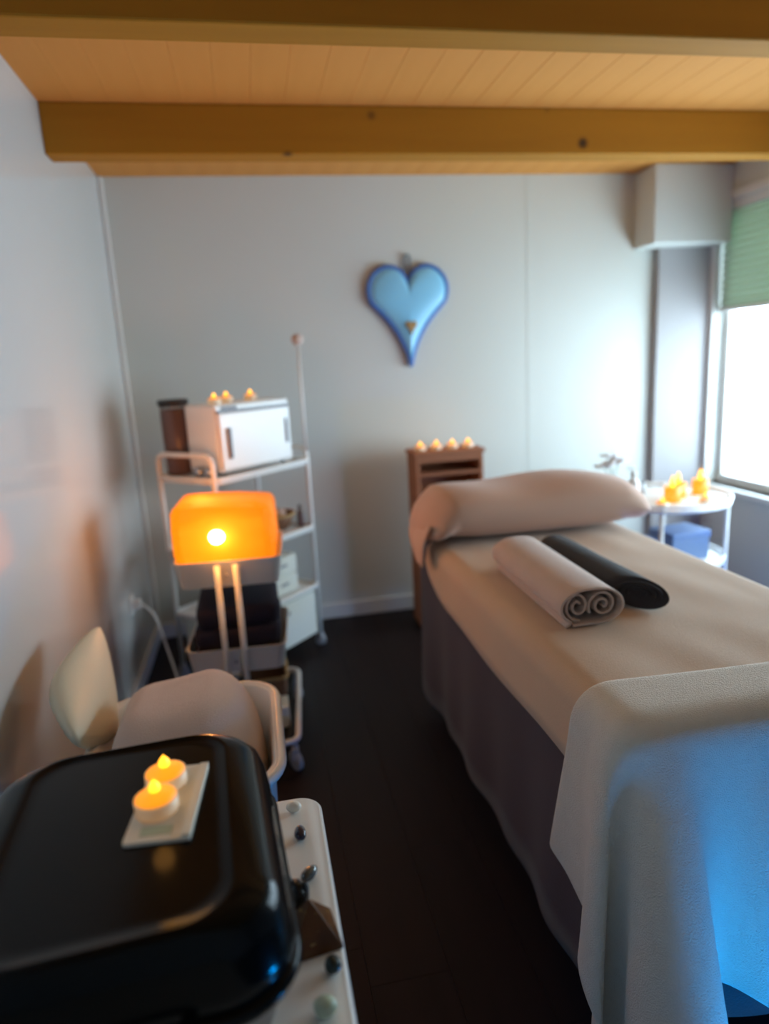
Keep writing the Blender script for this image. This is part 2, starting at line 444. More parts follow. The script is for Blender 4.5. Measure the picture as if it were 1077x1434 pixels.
# beige sheet over the top, short drop at the left and right side
def sheet_pts():
    rows = []
    ys = [BY0 + 0.07 + (2.30 - BY0 - 0.074) * i / 44 for i in range(45)]
    for y in ys:
        t_ = max(0.0, (y - 1.95) / 0.35)
        drop = 0.165 * math.sqrt(max(0.0, 1 - t_ ** 2)) + 0.004 + 0.006 * math.sin(y * 9) * (1 - min(1, t_))
        xs = []; x0, x1, zt, r = BX0 - 0.022, BX1 + 0.022, BZ + 0.013, 0.055
        prof = []
        for s, xe in ((-1, x0), (1, x1)):
            pts = []
            if drop > r:
                for k in range(5): pts.append((xe + s * 0.01 * (1 - k / 4), zt - drop + (drop - r) * k / 4))
            for k in range(1, 9):
                a = PI / 2 * k / 8
                if r * (1 - math.sin(a)) > drop: 
                    a = math.asin(max(0, 1 - drop / r))
                pts.append((xe - s * r * (1 - math.cos(a)), zt - r + r * math.sin(a)))
            if drop <= r:
                pts = [pts[0]] * 5 + pts
            prof.append(pts)
        mid = [(x0 + r + (x1 - x0 - 2 * r) * k / 16, zt + 0.0025 * math.sin(k * 1.3 + y * 5) * math.sin(y * 7)) for k in range(1, 16)]
        rows.append([(x, y, z) for x, z in prof[0] + mid + prof[1][::-1]])
    return rows
sh = obj('bed_sheet', grid_mesh(bmesh.new(), sheet_pts()), 'sheet', None, True); solidify(sh, 0.005, 0)
tag(sh, 'beige cotton sheet smoothed over the massage table top', 'sheet')

# pillow across the head end
def pillow_mesh():
    n, m_ = 40, 24; rows = []
    bm = bmesh.new(); rings = []
    for side in (1, -1):
        V = []
        for i in range(n + 1):
            u = -1 + 2 * i / n; row = []
            for j in range(m_ + 1):
                v = -1 + 2 * j / m_
                h = (max(0, (1 - abs(u) ** 5)) * max(0, (1 - abs(v) ** 2.6))) ** 0.5
                pinch = 1 - 0.05 * (1 - abs(u)) * 0 - 0.06 * abs(v) ** 2 * (1 - abs(u) ** 4)
                x = 0.43 * u * (1 - 0.12 * abs(v) ** 3)
                y = 0.205 * v * (1 - 0.04 * (1 - u * u))
                z = side * 0.095 * h + (0.010 * math.sin(u * 5 + v) if side > 0 else 0) * h
                # the left and right ends sag over the table's edge
                sag = max(0, abs(u) - 0.80); z -= sag * 0.55 * (0.5 if u < 0 else 0.25)
                row.append((x, y, z))
            V.append(row)
        grid_mesh(bm, V)
    bmesh.ops.remove_doubles(bm, verts=bm.verts, dist=0.0008)
    return bm
t = thing('pillow', 'plump blush pillow across the head of the massage table', 'pillow', (0.955, 2.315, 0.868), math.radians(-1))
obj('pillow_case', pillow_mesh(), 'pillow', t, True)
# open end of the pillow case hanging down at the table side
bm = bmesh.new()
grid_mesh(bm, [[(-0.405 - 0.035 * math.sin(min(1, f * 1.6) * PI / 2) + 0.004 * math.sin(j * .9 + f * 3), -0.170 + (0.30 - 0.235 * f) * j / 10, -0.022 - 0.135 * f) for j in range(11)] for f in [k / 8 for k in range(9)]])
o = obj('case_flap', bm, 'pillow', t, True); solidify(o, 0.004)

# rolled towel with scrolled ends
def ribbon(path, length, th, name, m, parent):
    bm = bmesh.new()
    grid_mesh(bm, [[(x, y, z) for y in [length * (k / 14 - 0.5) for k in range(15)]] for x, z in path])
    o = obj(name, bm, m, parent, True); solidify(o, th, 0, 0)
    md = o.modifiers.new('bevel', 'BEVEL'); md.width = 0.0015; md.segments = 2; md.limit_method = 'ANGLE'
    return o
def spiral(cx, cz, r0, r1, a0, a1, n, sx=1.0, sz=1.0):
    return [(cx + sx * (r0 + (r1 - r0) * k / n) * math.cos(a0 + (a1 - a0) * k / n), cz + sz * (r0 + (r1 - r0) * k / n) * math.sin(a0 + (a1 - a0) * k / n)) for k in range(n + 1)]
t = thing('rolled_towel', 'oatmeal towel rolled up on the bed sheet beside the charcoal roll', 'towel', (0.735, 1.625, BZ + 0.019), math.radians(-1.5))
left = spiral(-0.032, 0.047, 0.007, 0.033, 0.5, 0.5 + 3.4 * PI, 50, 0.95, 1.1)
rightc = spiral(0.030, 0.045, 0.033, 0.006, -2.6, -2.6 - 3.6 * PI, 50, 1.1, 1.05)
ribbon(left, 0.48, 0.0055, 'left_scroll', 'towel', t)
ribbon(rightc, 0.48, 0.0055, 'right_scroll', 'towel', t)
outer = [(0.076 * math.copysign(abs(math.cos(a)) ** 0.85, math.cos(a)) , 0.046 + 0.043 * math.sin(a)) for a in [math.radians(-125 + 5 * k) for k in range(72)]]
outer = [(-0.048, 0.0035), (-0.03, 0.004), (0.0, 0.0045)] + [(x, z) for x, z in outer if not (z < 0.012 and x < 0.02)] + [(-0.058, 0.006), (-0.066, 0.001)]
ribbon(outer, 0.50, 0.006, 'outer_wrap', 'towel', t)

t = thing('charcoal_roll', 'charcoal grey roll lying beside the oatmeal towel', 'towel', (0.885, 1.69, BZ + 0.018), math.radians(1))
bm = bmesh.new(); rings = []
for k in range(26):
    s = k / 25; ring = []
    for q in range(28):
        a = 2 * PI * q / 28
        x = 0.052 * math.cos(a) * (1 + 0.04 * math.sin(s * 9)); z = 0.037 + 0.036 * math.sin(a)
        cut = 0.10 * (0.5 - 0.5 * math.cos(a)) * 1.0 + 0.02 * math.sin(a)
        y = 0.23 - s * (0.52 - cut * 1.0)
        ring.append((x, y, z))
    rings.append(ring)
loft(bm, rings)
obj('roll', bm, 'charcoal', t, True, bevel=0.006, angle=60)
bm = bmesh.new()
for k in range(3):   # layered edges seen in the cut end
    f = 0.75 - 0.22 * k
    tube(bm, [(0.052 * f * math.cos(a), -0.292 + 0.10 * (0.5 - 0.5 * math.cos(a) * f), 0.037 + 0.036 * f * math.sin(a)) for a in [2 * PI * q / 24 for q in range(24)]], 0.0035, 6, True)
obj('end_layers', bm, 'charcoal', t, True)

# white fleece over the foot end: draped with a small cloth relaxation
def drape():
    nx, ny = 72, 34
    Wd, Ld = 1.58, 0.66
    X, Y = np.meshgrid(np.linspace(0, 1, nx), np.linspace(0, 1, ny), indexing='ij')
    cxm = (BX0 + BX1) / 2
    P = np.stack([cxm - Wd / 2 + X * Wd, 1.09 - Y * Ld + 0.012 * np.sin(X * 9), 0.80 + 0.0 * X], -1)
    rnd = np.random.RandomState(7); P[..., 2] += rnd.uniform(0, 0.004, P.shape[:2])
    V = np.zeros_like(P); dx, dy = Wd / (nx - 1), Ld / (ny - 1)
    lo = np.array([BX0 - 0.038, BY0 - 0.026, -1.0]); hi = np.array([BX1 + 0.038, 3.0, BZ + 0.028]); rr = 0.05
    cen = (lo + hi) / 2; half = (hi - lo) / 2 - rr
    cons = []
    for di, dj, L0, st in ((1, 0, dx, 1.0), (0, 1, dy, 1.0), (1, 1, math.hypot(dx, dy), .5), (1, -1, math.hypot(dx, dy), .5), (3, 0, 3 * dx, .3), (0, 3, 3 * dy, .3)):
        cons.append((di, dj, L0, st))
    def sl(di, dj):
        a = (slice(0, nx - di), slice(max(0, -dj), ny - max(0, dj)))
        b = (slice(di, nx), slice(max(0, dj), ny - max(0, -dj)))
        return a, b
    dt = 0.008
    pin = (P[..., 0] > BX0 + 0.03) & (P[..., 0] < BX1 - 0.03) & (P[..., 1] > BY0 + 0.04); P0 = P.copy()
    for step in range(520):
        V[..., 2] -= 9.8 * dt; V *= 0.96
        Q = P + V * dt
        for it in range(14):
            for di, dj, L0, st in cons:
                a, b = sl(di, dj)
                d = Q[b] - Q[a]; l = np.linalg.norm(d, axis=-1, keepdims=True) + 1e-9
                c = d * ((l - L0) / l) * 0.45 * st
                if di + abs(dj) >= 3: c = np.where(l < L0, c, 0)      # resists bending only
                Q[a] += c; Q[b] -= c
            q = Q - cen; d = np.abs(q) - half; dm = np.maximum(d, 0)
            ol = np.linalg.norm(dm, axis=-1); inside = np.minimum(np.max(d, -1), 0)
            sd = ol + inside - rr
            n = np.where(ol[..., None] > 1e-9, dm / (ol[..., None] + 1e-9), (d == d.max(-1, keepdims=True)).astype(float)) * np.sign(q)
            hit = sd < 0
            Q = Q - n * np.where(hit, sd, 0)[..., None]
            if it == 13:
                mv = Q - P; fr = hit & (n[..., 2] > 0.6)
                Q[..., 0] -= np.where(fr, mv[..., 0] * 0.9, 0); Q[..., 1] -= np.where(fr, mv[..., 1] * 0.9, 0)
            Q[pin, 0] = P0[pin, 0]; Q[pin, 1] = P0[pin, 1]
            Q[..., 2] = np.maximum(Q[..., 2], 0.006)
        V = (Q - P) / dt; P = Q
    # gather the hanging corners closer to the table
    ex = np.maximum(BX0 - 0.045 - P[..., 0], 0); P[..., 0] += ex * 0.72
    ex = np.maximum(P[..., 0] - BX1 - 0.045, 0); P[..., 0] -= ex * 0.72
    # soft pleats in the part hanging over the foot end
    dr = np.clip((0.66 - P[..., 2]) / 0.5, 0, 1) * np.clip((BY0 + 0.0 - P[..., 1]) / 0.03, 0, 1)
    P[..., 1] -= dr * (0.040 + 0.050 * np.sin((P[..., 0] - 0.60) * 2 * np.pi / 0.21 + 0.4))
    return P
P = drape()
bm = bmesh.new(); grid_mesh(bm, [[tuple(p) for p in row] for row in P])
fb = obj('fleece_blanket', bm, 'fleece', None, True); solidify(fb, 0.011, 0.0, 1)
tag(fb, 'white fleece blanket hanging in folds over the foot of the table', 'blanket')

# ================================================================== BLUE LED LAMP
t = thing('floor_lamp', 'round blue glowing lamp on the floor at the foot of the table', 'lamp', (0.80, 0.42, 0))
obj('base', lathe(bmesh.new(), [(0, 0), (0.075, 0), (0.078, 0.01), (0.075, 0.035), (0, 0.035)], 28), 'white_plastic', t, True, bevel=0.003)
obj('dome', lathe(bmesh.new(), [(0.068, 0.035)] + [(0.068 * math.cos(a), 0.035 + 0.068 * math.sin(a)) for a in [PI / 2 * k / 10 for k in range(1, 10)]] + [(0, 0.103)], 28), 'led', t, True)

o = copy_tree(t); o.location = (1.98, 2.10, 0); o['label'] = 'round blue glowing lamp on the floor between table and window'
dm = [c for c in o.children if c.name.startswith('dome')][0]; dm.data = dm.data.copy(); dm.data.materials.clear(); dm.data.materials.append(MT['led_soft'])

# ================================================================== HEART
def heart_outline(n=96, s=1.0):
    pts = []
    for k in range(n):
        a = 2 * PI * k / n
        x = 16 * math.sin(a) ** 3
        z = 13 * math.cos(a) - 5 * math.cos(2 * a) - 2 * math.cos(3 * a) - math.cos(4 * a)
        if z < 0: # narrow, slightly hollow lower flanks drawn to a long point
            f = -z / 17; x *= (1 - 0.20 * math.sin(PI * min(1, f * 1.05))); z = z - 5.0 * f ** 2.2
        pts.append((x / 16 * 0.212 * s, z / 17 * 0.255 * s))
    return pts
t = thing('wall_heart', 'sky blue metal heart hanging on the back wall', 'heart decoration', (0.848, YB - 0.004, 1.70))
loop = heart_outline()
bm = bmesh.new()
loft(bm, [[(x * f, y, z * f) for x, z in loop] for f, y in ((0.97, 0.0), (0.985, -0.012), (0.95, -0.026), (0.80, -0.038), (0.5, -0.046), (0.2, -0.049))])
obj('body', bm, 'heart', t, True)
obj('rim', tube(bmesh.new(), [(x * 0.985, -0.016, z * 0.985) for x, z in loop], 0.014, 8, True), 'heart_rim', t, True)
obj('hanger', tube(bmesh.new(), arc_path([(-0.012, -0.01, 0.075), (-0.012, -0.01, 0.235), (0.016, -0.01, 0.235), (0.016, -0.01, 0.075)], 0.014, 5, False), 0.005, 6), 'cord', t, True)
obj('nail', tube(bmesh.new(), [(0.002, 0.004, 0.232), (0.002, -0.02, 0.236)], 0.004, 8), 'steel', t)
bm = bmesh.new()
loft(bm, [[(0.004 + x * 0.15 * f, y, -0.125 + z * 0.15 * f) for x, z in heart_outline(32)] for f, y in ((0.9, -0.030), (1.0, -0.048), (0.8, -0.056))])
obj('pendant', bm, 'tan', t)

# ================================================================== TEALIGHTS
def make_tealight():
    t = thing('tealight', '', 'candle')
    obj('cup', lathe(bmesh.new(), [(0, 0), (0.025, 0), (0.027, 0.002), (0.027, 0.020), (0.0255, 0.020), (0.0255, 0.015), (0, 0.015)], 22), 'cup', t, True)
    obj('wax', lathe(bmesh.new(), [(0.0252, 0.015), (0.0248, 0.021), (0.020, 0.024), (0.010, 0.026), (0.006, 0.029), (0, 0.030)], 22), 'candle', t, True)
    obj('flame', lathe(bmesh.new(), [(0.005, 0.026), (0.0075, 0.031), (0.0070, 0.036), (0.004, 0.040), (0, 0.045)], 14), 'flame', t, True)
    return t
proto = make_tealight(); first = [True]
def tealight(loc, label, group, scale=1.0, watt=0.05):
    if first[0]: o = proto; first[0] = False
    else: o = copy_tree(proto)
    o.location = loc; o.scale = (scale,) * 3; o['label'] = label; o['group'] = group
    if watt:
        l = bpy.data.lights.new('candle_glow', 'POINT'); l.energy = watt; l.color = (1.0, 0.45, 0.10); l.shadow_soft_size = 0.012
        lo = bpy.data.objects.new('candle_glow', l); COL.objects.link(lo); lo.location = (loc[0], loc[1], loc[2] + 0.062 * scale)
    return o

# ================================================================== ROASTER TABLE, LEFT FOREGROUND
TZ = 0.72
t = thing('side_table', 'white table with rounded corners carrying the black roaster', 'table', (-0.278, 0.560, 0))
obj('tabletop', rr_loft([(0.318, 0.423, 0.035, TZ - 0.022), (0.325, 0.43, 0.035, TZ - 0.017), (0.325, 0.43, 0.035, TZ - 0.004), (0.321, 0.426, 0.033, TZ)]), 'white_plastic', t, True, bevel=0.002)
for x in (-0.28, 0.28):
    for y in (-0.38, 0.38):
        obj('leg', tube(bmesh.new(), [(x, y, 0), (x, y, TZ - 0.02)], 0.018, 10), 'white_metal', t, True)
obj('apron', bx(-0.285, 0.285, -0.385, 0.385, TZ - 0.07, TZ - 0.021), 'white_plastic', t)

RC = (-0.192, 0.716); RRZ = math.radians(4)
t = thing('roaster', 'black enamel roaster oven with domed rectangular lid', 'roaster', (RC[0], RC[1], TZ), RRZ); t.scale = (1, 0.94, 1)
obj('body', rr_loft([(0.145, 0.170, 0.06, 0.012), (0.152, 0.177, 0.065, 0.02), (0.158, 0.183, 0.07, 0.084)]), 'steel', t, True, bevel=0.003)
obj('rim', rr_loft([(0.162, 0.188, 0.075, 0.082), (0.180, 0.205, 0.08, 0.084), (0.182, 0.207, 0.08, 0.092), (0.178, 0.203, 0.08, 0.099), (0.165, 0.190, 0.075, 0.099)]), 'black_enamel', t, True)
lid = obj('lid', rr_loft([(0.170, 0.196, 0.072, 0.098), (0.176, 0.202, 0.075, 0.104), (0.175, 0.201, 0.074, 0.122), (0.171, 0.198, 0.072, 0.150), (0.164, 0.194, 0.068, 0.170),
        (0.152, 0.190, 0.064, 0.181), (0.138, 0.187, 0.060, 0.1865), (0.126, 0.183, 0.055, 0.189), (0.121, 0.180, 0.053, 0.1895), (0.116, 0.177, 0.05, 0.1875), (0.10, 0.16, 0.045, 0.1875)], seg=10), 'black_enamel', t, True)
for s in (-1, 1):
    obj('handle', tube(bmesh.new(), arc_path([(-0.07, s * 0.200, 0.090), (-0.07, s * 0.235, 0.090), (0.07, s * 0.235, 0.090), (0.07, s * 0.200, 0.090)], 0.02, 5, False), 0.008, 8), 'black_plastic', t, True)
for x in (-0.11, 0.11):
    for y in (-0.13, 0.13):
        obj('foot', lathe(bmesh.new(), [(0, 0), (0.014, 0), (0.016, 0.013), (0, 0.013)], 12, (x, y, 0)), 'rubber', t)
obj('dial', lathe(bmesh.new(), [(0, 0), (0.020, 0), (0.018, 0.014), (0, 0.014)], 16), 'black_plastic', t, True, loc=(0.06, -0.178, 0.048)).rotation_euler = (PI / 2, 0, 0)
LT = TZ + 0.1875
# card with two tealights on the lid
t = thing('card_tray', 'small white card tray on the black roaster lid', 'tray', (-0.140, 0.745, LT), math.radians(-5))
obj('card', rr_loft([(0.036, 0.070, 0.004, 0.0), (0.036, 0.070, 0.004, 0.004)]), 'paper', t)
obj('label_panel', bx(-0.020, 0.014, -0.060, -0.046, 0.004, 0.0048), 'st_pale', t)
obj('lip', bx(0.026, 0.036, -0.068, 0.068, 0.004, 0.007), 'paper', t)
tealight((-0.146, 0.778, LT + 0.0042), 'glowing tealight on the card tray, further from its green panel', 'tealights on the roaster', 0.9, 0.02)
tealight((-0.151, 0.729, LT + 0.0042), 'glowing tealight on the card tray, next to its green panel', 'tealights on the roaster', 0.9, 0.02)

# stones on the table's edge
def stone(name, x, y, s, m, label, seed, amp=0.12, rz=0.0, cat='stone'):
    o = obj(name, blob(*s, seed=seed, amp=amp), m, None, True, loc=(x, y, TZ)); o.rotation_euler.z = rz
    return tag(o, label, cat, 'stones on the white table edge')
stone('quartz_pebble', 0.004, 0.955, (0.011, 0.009, 0.008), 'st_white', 'small white quartz pebble near the rounded table corner', 3)
stone('tumbled_stone', 0.010, 0.890, (0.009, 0.013, 0.008), 'st_blue', 'glossy blue black tumbled stone on the white table', 5)
stone('tumbled_stone', 0.016, 0.806, (0.009, 0.015, 0.008), 'st_grey', 'smoky grey glassy stone on the white table', 8, rz=-0.7)
stone('tumbled_stone', 0.030, 0.655, (0.010, 0.010, 0.009), 'st_green', 'dark green rounded stone in front of the amber pyramid', 11)
stone('tumbled_stone', 0.016, 0.604, (0.013, 0.012, 0.010), 'st_pale', 'pale green stone on the white table', 14)
# rough black rock with spikes
bm = blob(0.016, 0.020, 0.022, seed=21, amp=0.35, sub=3)
for k, (x, y, r, h, lean) in enumerate(((-0.004, 0.006, .007, .058, -.006), (0.006, -0.004, .008, .048, .005), (-0.008, -0.008, .006, .040, -.01))):
    loft(bm, [[(x + lean * f + rr_ * math.cos(q * PI / 3), y + rr_ * math.sin(q * PI / 3), h * f) for q in range(6)] for f, rr_ in ((0.1, r), (0.8, r * .85), (1.0, r * .3))])
o = obj('crystal_rock', bm, 'rock', None, loc=(-0.004, 0.748, TZ))
tag(o, 'jagged black crystal rock between roaster and amber pyramid', 'crystal', 'stones on the white table edge')
t = thing('resin_pyramid', 'dark amber resin pyramid with golden flecks on the table edge', 'pyramid', (0.0105, 0.708, TZ), math.radians(8))
b2 = 0.031
bm = bmesh.new(); loft(bm, [[(sx * b2 * f, sy * b2 * f, z) for sx, sy in ((1, 1), (-1, 1), (-1, -1), (1, -1))] for f, z in ((1, 0), (1, 0.004), (0.06, 0.052))])
obj('pyramid', bm, 'amber', t, bevel=0.0012)
bm = bmesh.new(); tube(bm, [(0.030 * (1 - k / 40) * math.cos(k * .75), 0.030 * (1 - k / 40) * math.sin(k * .75), 0.006 + 0.0011 * k) for k in range(34)], 0.0016, 6)
obj('wire_coil', bm, 'tan', t, True)

# ================================================================== TUB, TOWEL, CUSHION
TBC = (-0.225, 1.50)
t = thing('storage_tub', 'white moulded tub behind the roaster holding a beige towel', 'tub', (TBC[0], TBC[1], 0))
bm = bmesh.new()
rr_loft([(0.17, 0.19, 0.07, 0.0), (0.18, 0.20, 0.08, 0.01), (0.200, 0.230, 0.09, 0.55), (0.212, 0.245, 0.10, 0.562), (0.212, 0.245, 0.10, 0.575), (0.198, 0.228, 0.09, 0.572), (0.182, 0.212, 0.085, 0.40), (0.16, 0.19, 0.07, 0.02)], cap0=True, cap1=True, bm=bm)
obj('shell', bm, 'white_plastic', t, True)
obj('rim_band', tube(bmesh.new(), [(x, y, 0.566) for x, y in rrect(0.213, 0.246, 0.10, 8)], 0.012, 8, True), 'white_plastic', t, True)
def mound():
    bm = bmesh.new(); R = []
    n, m_ = 30, 40
    for i in range(n + 1):
        f = i / n
        ring = []
        for (x, y) in rrect(1, 1, 0.62, 9):
            k = math.cos(f * PI / 2) ** 0.38
            w = 1 + 0.02 * math.sin(math.atan2(y, x) * 5 + f * 3)
            z = 0.285 * math.sin(f * PI / 2) ** 0.9
            ring.append((0.176 * x * k * w + 0.005 * f, 0.190 * y * k * w + 0.015 * f, z + 0.008 * math.sin(x * 5 * k) * f))
        R.append(ring)
    R[-1] = [(a * 1, b, c) for a, b, c in R[-1]]
    loft(bm, R[:-1]); return bm
o = obj('folded_towel', mound(), 'towel', None, True, loc=(TBC[0], TBC[1] + 0.02, 0.385))
tag(o, 'beige bath towel bulging out of the white tub', 'towel')

def cushion():
    A, B, C_, D = Vector((-0.555, 1.61, 0.69)), Vector((-0.47, 1.93, 0.745)), Vector((-0.395, 1.66, 0.515)), Vector((-0.44, 1.40, 0.63))
    nrm = (B - A).cross(D - A).normalized()
    if nrm.x < 0: nrm = -nrm
    bm = bmesh.new(); n = 24
    c0 = (A + B + C_ + D) / 4
    for s in (1, -1):
        rows = []
        for i in range(n + 1):
            u = i / n; row = []
            for j in range(n + 1):
                v = j / n
                p = A.lerp(B, u).lerp(D.lerp(C_, u), v)
                U, V = 2 * u - 1, 2 * v - 1
                # round the corners
                k = 1 - 0.19 * (abs(U) * abs(V)) ** 2.2
                p = c0 + (p - c0) * k
                h = max(0, (1 - abs(U) ** 3.5) * (1 - abs(V) ** 3.5)) ** 0.5
                row.append(p + nrm * (s * 0.042 * h))
            rows.append(row)
        grid_mesh(bm, rows)
    bmesh.ops.remove_doubles(bm, verts=bm.verts, dist=0.0006)
    seam = []
    return bm
o = obj('cushion', cushion(), 'cushion', None, True)
tag(o, 'cream leatherette cushion leaning on the left wall above the white tub', 'cushion')

# ================================================================== FRONT CART (lamp cart)
def tray(name, hx, hy, z0, z1, r, m, parent, lip=0.004):
    bm = rr_loft([(hx - 0.012, hy - 0.012, r, z0), (hx, hy, r, z1 - 0.006), (hx + lip, hy + lip, r, z1), (hx - 0.003, hy - 0.003, r, z1 - 0.001), (hx - 0.014, hy - 0.014, r, z0 + 0.004)], seg=6)
    return obj(name, bm, m, parent, True, bevel=0.0015)
def caster(x, y, parent, R=0.028):
    f = obj('caster', bx(-0.012, 0.012, -0.016, 0.02, R * 1.2, R * 2.4), 'caster_grey', parent, loc=(x, y, 0), bevel=0.003)
    w = obj('wheel', lathe(bmesh.new(), [(0, -0.009), (R, -0.009), (R, 0.009), (0, 0.009)], 20), 'caster_grey', f, True, loc=(0, 0, R), bevel=0.003)
    w.rotation_euler = (0, PI / 2, math.radians(35))
    return f
CA = (-0.128, 2.55)
t = cartA = thing('lamp_cart', 'white three tier rolling cart carrying the glowing orange lamp', 'cart', (CA[0], CA[1], 0), math.radians(-4))
tray('top_tray', 0.185, 0.200, 0.652, 0.752, 0.035, 'white_metal', t)
tray('middle_tray', 0.178, 0.200, 0.325, 0.422, 0.035, 'white_metal', t)
tray('bottom_tray', 0.175, 0.26, 0.085, 0.115, 0.03, 'black_plastic', t).location.y = -0.06
obj('base_loop', tube(bmesh.new(), arc_path([(x, y, 0.125) for x, y in ((-0.20, 0.22), (0.20, 0.22), (0.20, -0.37), (-0.20, -0.37))], 0.05, 6), 0.011, 10, True), 'white_metal', t, True)
for y in (-0.212, 0.212):
    for x in (-0.036, 0.030):
        obj('post', tube(bmesh.new(), [(x, y, 0.118), (x, y, 0.735)], 0.0105, 10), 'white_metal', t, True)
    for z in (0.70, 0.375):
        obj('bolt', lathe(bmesh.new(), [(0, 0), (0.006, 0), (0.005, 0.005), (0, 0.006)], 10), 'grey', t, True, loc=(-0.003, y * 0.99, z)).rotation_euler = (PI / 2 * (1 if y < 0 else -1), 0, 0)
for x, y in ((0.185, -0.34), (-0.185, -0.34), (0.185, 0.19), (-0.185, 0.19)):
    caster(x, y, t, 0.036)
    obj('caster_stem', tube(bmesh.new(), [(x, y, 0.075), (x, y, 0.122)], 0.008, 8), 'caster_grey', t)
# the salt lamp
t = thing('salt_lamp', 'orange glowing salt block lamp on the white cart', 'lamp', (CA[0] - 0.008, CA[1] - 0.02, 0.656), math.radians(-4))
bm = rr_loft([(0.150, 0.155, 0.03, 0.0), (0.162, 0.165, 0.04, 0.03), (0.178, 0.172, 0.04, 0.12), (0.177, 0.170, 0.035, 0.20), (0.173, 0.165, 0.035, 0.262), (0.164, 0.156, 0.035, 0.280), (0.12, 0.11, 0.03, 0.288)], seg=8)
bmesh.ops.subdivide_edges(bm, edges=bm.edges, cuts=2, use_grid_fill=True)
rnd = random.Random(2)
for v in bm.verts:
    v.co += Vector((rnd.uniform(-1, 1), rnd.uniform(-1, 1), rnd.uniform(-.6, .6))) * (0.003 if v.co.z > 0.01 else 0)
    if v.co.z > 0.15: v.co.z -= 0.10 * max(0, v.co.x - 0.02) - 0.02 * max(0, -v.co.x)
o = obj('salt_block', bm, 'salt', t, True)
obj('bulb', blob(0.027, 0.016, 0.025, seed=1, amp=0.06), 'hot', t, True, loc=(-0.020, -0.172, 0.155))
ll = bpy.data.lights.new('lamp_glow', 'POINT'); ll.energy = 2.0; ll.color = (1.0, 0.36, 0.06); ll.shadow_soft_size = 0.03
lo = bpy.data.objects.new('lamp_glow', ll); COL.objects.link(lo); lo.location = (CA[0] - 0.03, CA[1] - 0.235, 0.83)
ll = bpy.data.lights.new('lamp_glow', 'POINT'); ll.energy = 2.4; ll.color = (1.0, 0.34, 0.06); ll.shadow_soft_size = 0.05
lo = bpy.data.objects.new('lamp_glow', ll); COL.objects.link(lo); lo.location = (CA[0] - 0.09, CA[1] + 0.02, 1.02)
# towels in the middle tray
for k, (m, zz, hx) in enumerate((('navy', 0.331, 0.150), ('navy', 0.4105, 0.155), ('navy', 0.490, 0.148))):
    o = obj('folded_towel', rr_loft([(hx - .01, 0.155, 0.03, 0), (hx, 0.165, 0.035, 0.012), (hx + .002, 0.167, 0.035, 0.05), (hx, 0.165, 0.035, 0.066), (hx - .015, 0.15, 0.03, 0.076)]), m, None, True, loc=(CA[0] + 0.002 * k, CA[1], zz))
    o.rotation_euler.z = math.radians(-4 + 2 * k)
    tag(o, 'folded dark navy towel, %s of the pile in the middle tray' % ('lowest', 'middle', 'topmost')[k], 'towel', 'navy towels in the lamp cart')
# bottom tray contents
o = obj('storage_box', bx(-0.06, 0.06, -0.05, 0.05, 0, 0.085), 'box_white', None, loc=(CA[0] + 0.095, CA[1] - 0.17, 0.092), bevel=0.006)
tag(o, 'small pale box in the bottom tray of the lamp cart', 'box')
t = thing('wicker_basket', 'brown wicker basket in the bottom tray of the lamp cart', 'basket', (CA[0] + 0.08, CA[1] + 0.02, 0.092))
bm = rr_loft([(0.070, 0.080, 0.02, 0), (0.082, 0.095, 0.025, 0.13), (0.075, 0.088, 0.022, 0.128), (0.066, 0.076, 0.02, 0.008)])
obj('weave', bm, 'brown', t, True)
obj('rim', tube(bmesh.new(), [(x, y, 0.13) for x, y in rrect(0.080, 0.093, 0.025, 6)], 0.007, 8, True), 'tan', t, True)

# ================================================================== REAR CART
CBn = Vector((-0.18, 2.84)); TH = math.radians(46)
LX, LY = 0.60, 0.36
t = cartB = thing('shelf_trolley', 'white shelf trolley holding the towel warmer in the back corner', 'cart', (CBn.x, CBn.y, 0), TH)
SH = (0.955, 0.625, 0.325)
for z in SH:
    o = obj('shelf', rr_loft([(LX / 2, LY / 2, 0.03, z - 0.018), (LX / 2, LY / 2, 0.03, z)], (LX / 2, LY / 2)), 'white_metal', t, True, bevel=0.003)
    obj('shelf_rail', tube(bmesh.new(), [(LX / 2 + x, LY / 2 + y, z + 0.004) for x, y in rrect(LX / 2 + .004, LY / 2 + .004, 0.03, 5)], 0.009, 8, True), 'white_metal', o, True)
for x in (0.0, LX):
    zt = 1.06 if x == 0 else 1.02
    obj('end_loop', tube(bmesh.new(), arc_path([(x, 0.01, 0.06), (x, 0.01, zt), (x, LY - 0.01, zt), (x, LY - 0.01, 0.06)], 0.05, 6, False), 0.0115, 10), 'white_metal', t, True)
    for y in (0.01, LY - 0.01): caster(x, y, t, 0.026)
def cb(x, y, z): # trolley-local to world
    v = Matrix.Rotation(TH, 3, 'Z') @ Vector((x, y, 0)); return (CBn.x + v.x, CBn.y + v.y, z)
# drawer unit hung below the lowest shelf
t = thing('drawer_box', 'ivory drawer box under the lowest shelf of the trolley', 'drawer', cb(0, 0, 0.07), TH)
obj('body', bx(0.03, LX - 0.02, 0.02, LY - 0.02, 0, 0.236), 'box_white', t, bevel=0.004)
d = obj('drawer', bx(0.035, LX - 0.025, 0.006, 0.02, 0.008, 0.228), 'box_white', t, bevel=0.003)
obj('handle', bx(0.22, 0.38, 0.000, 0.006, 0.170, 0.186), 'grey', d, bevel=0.002)
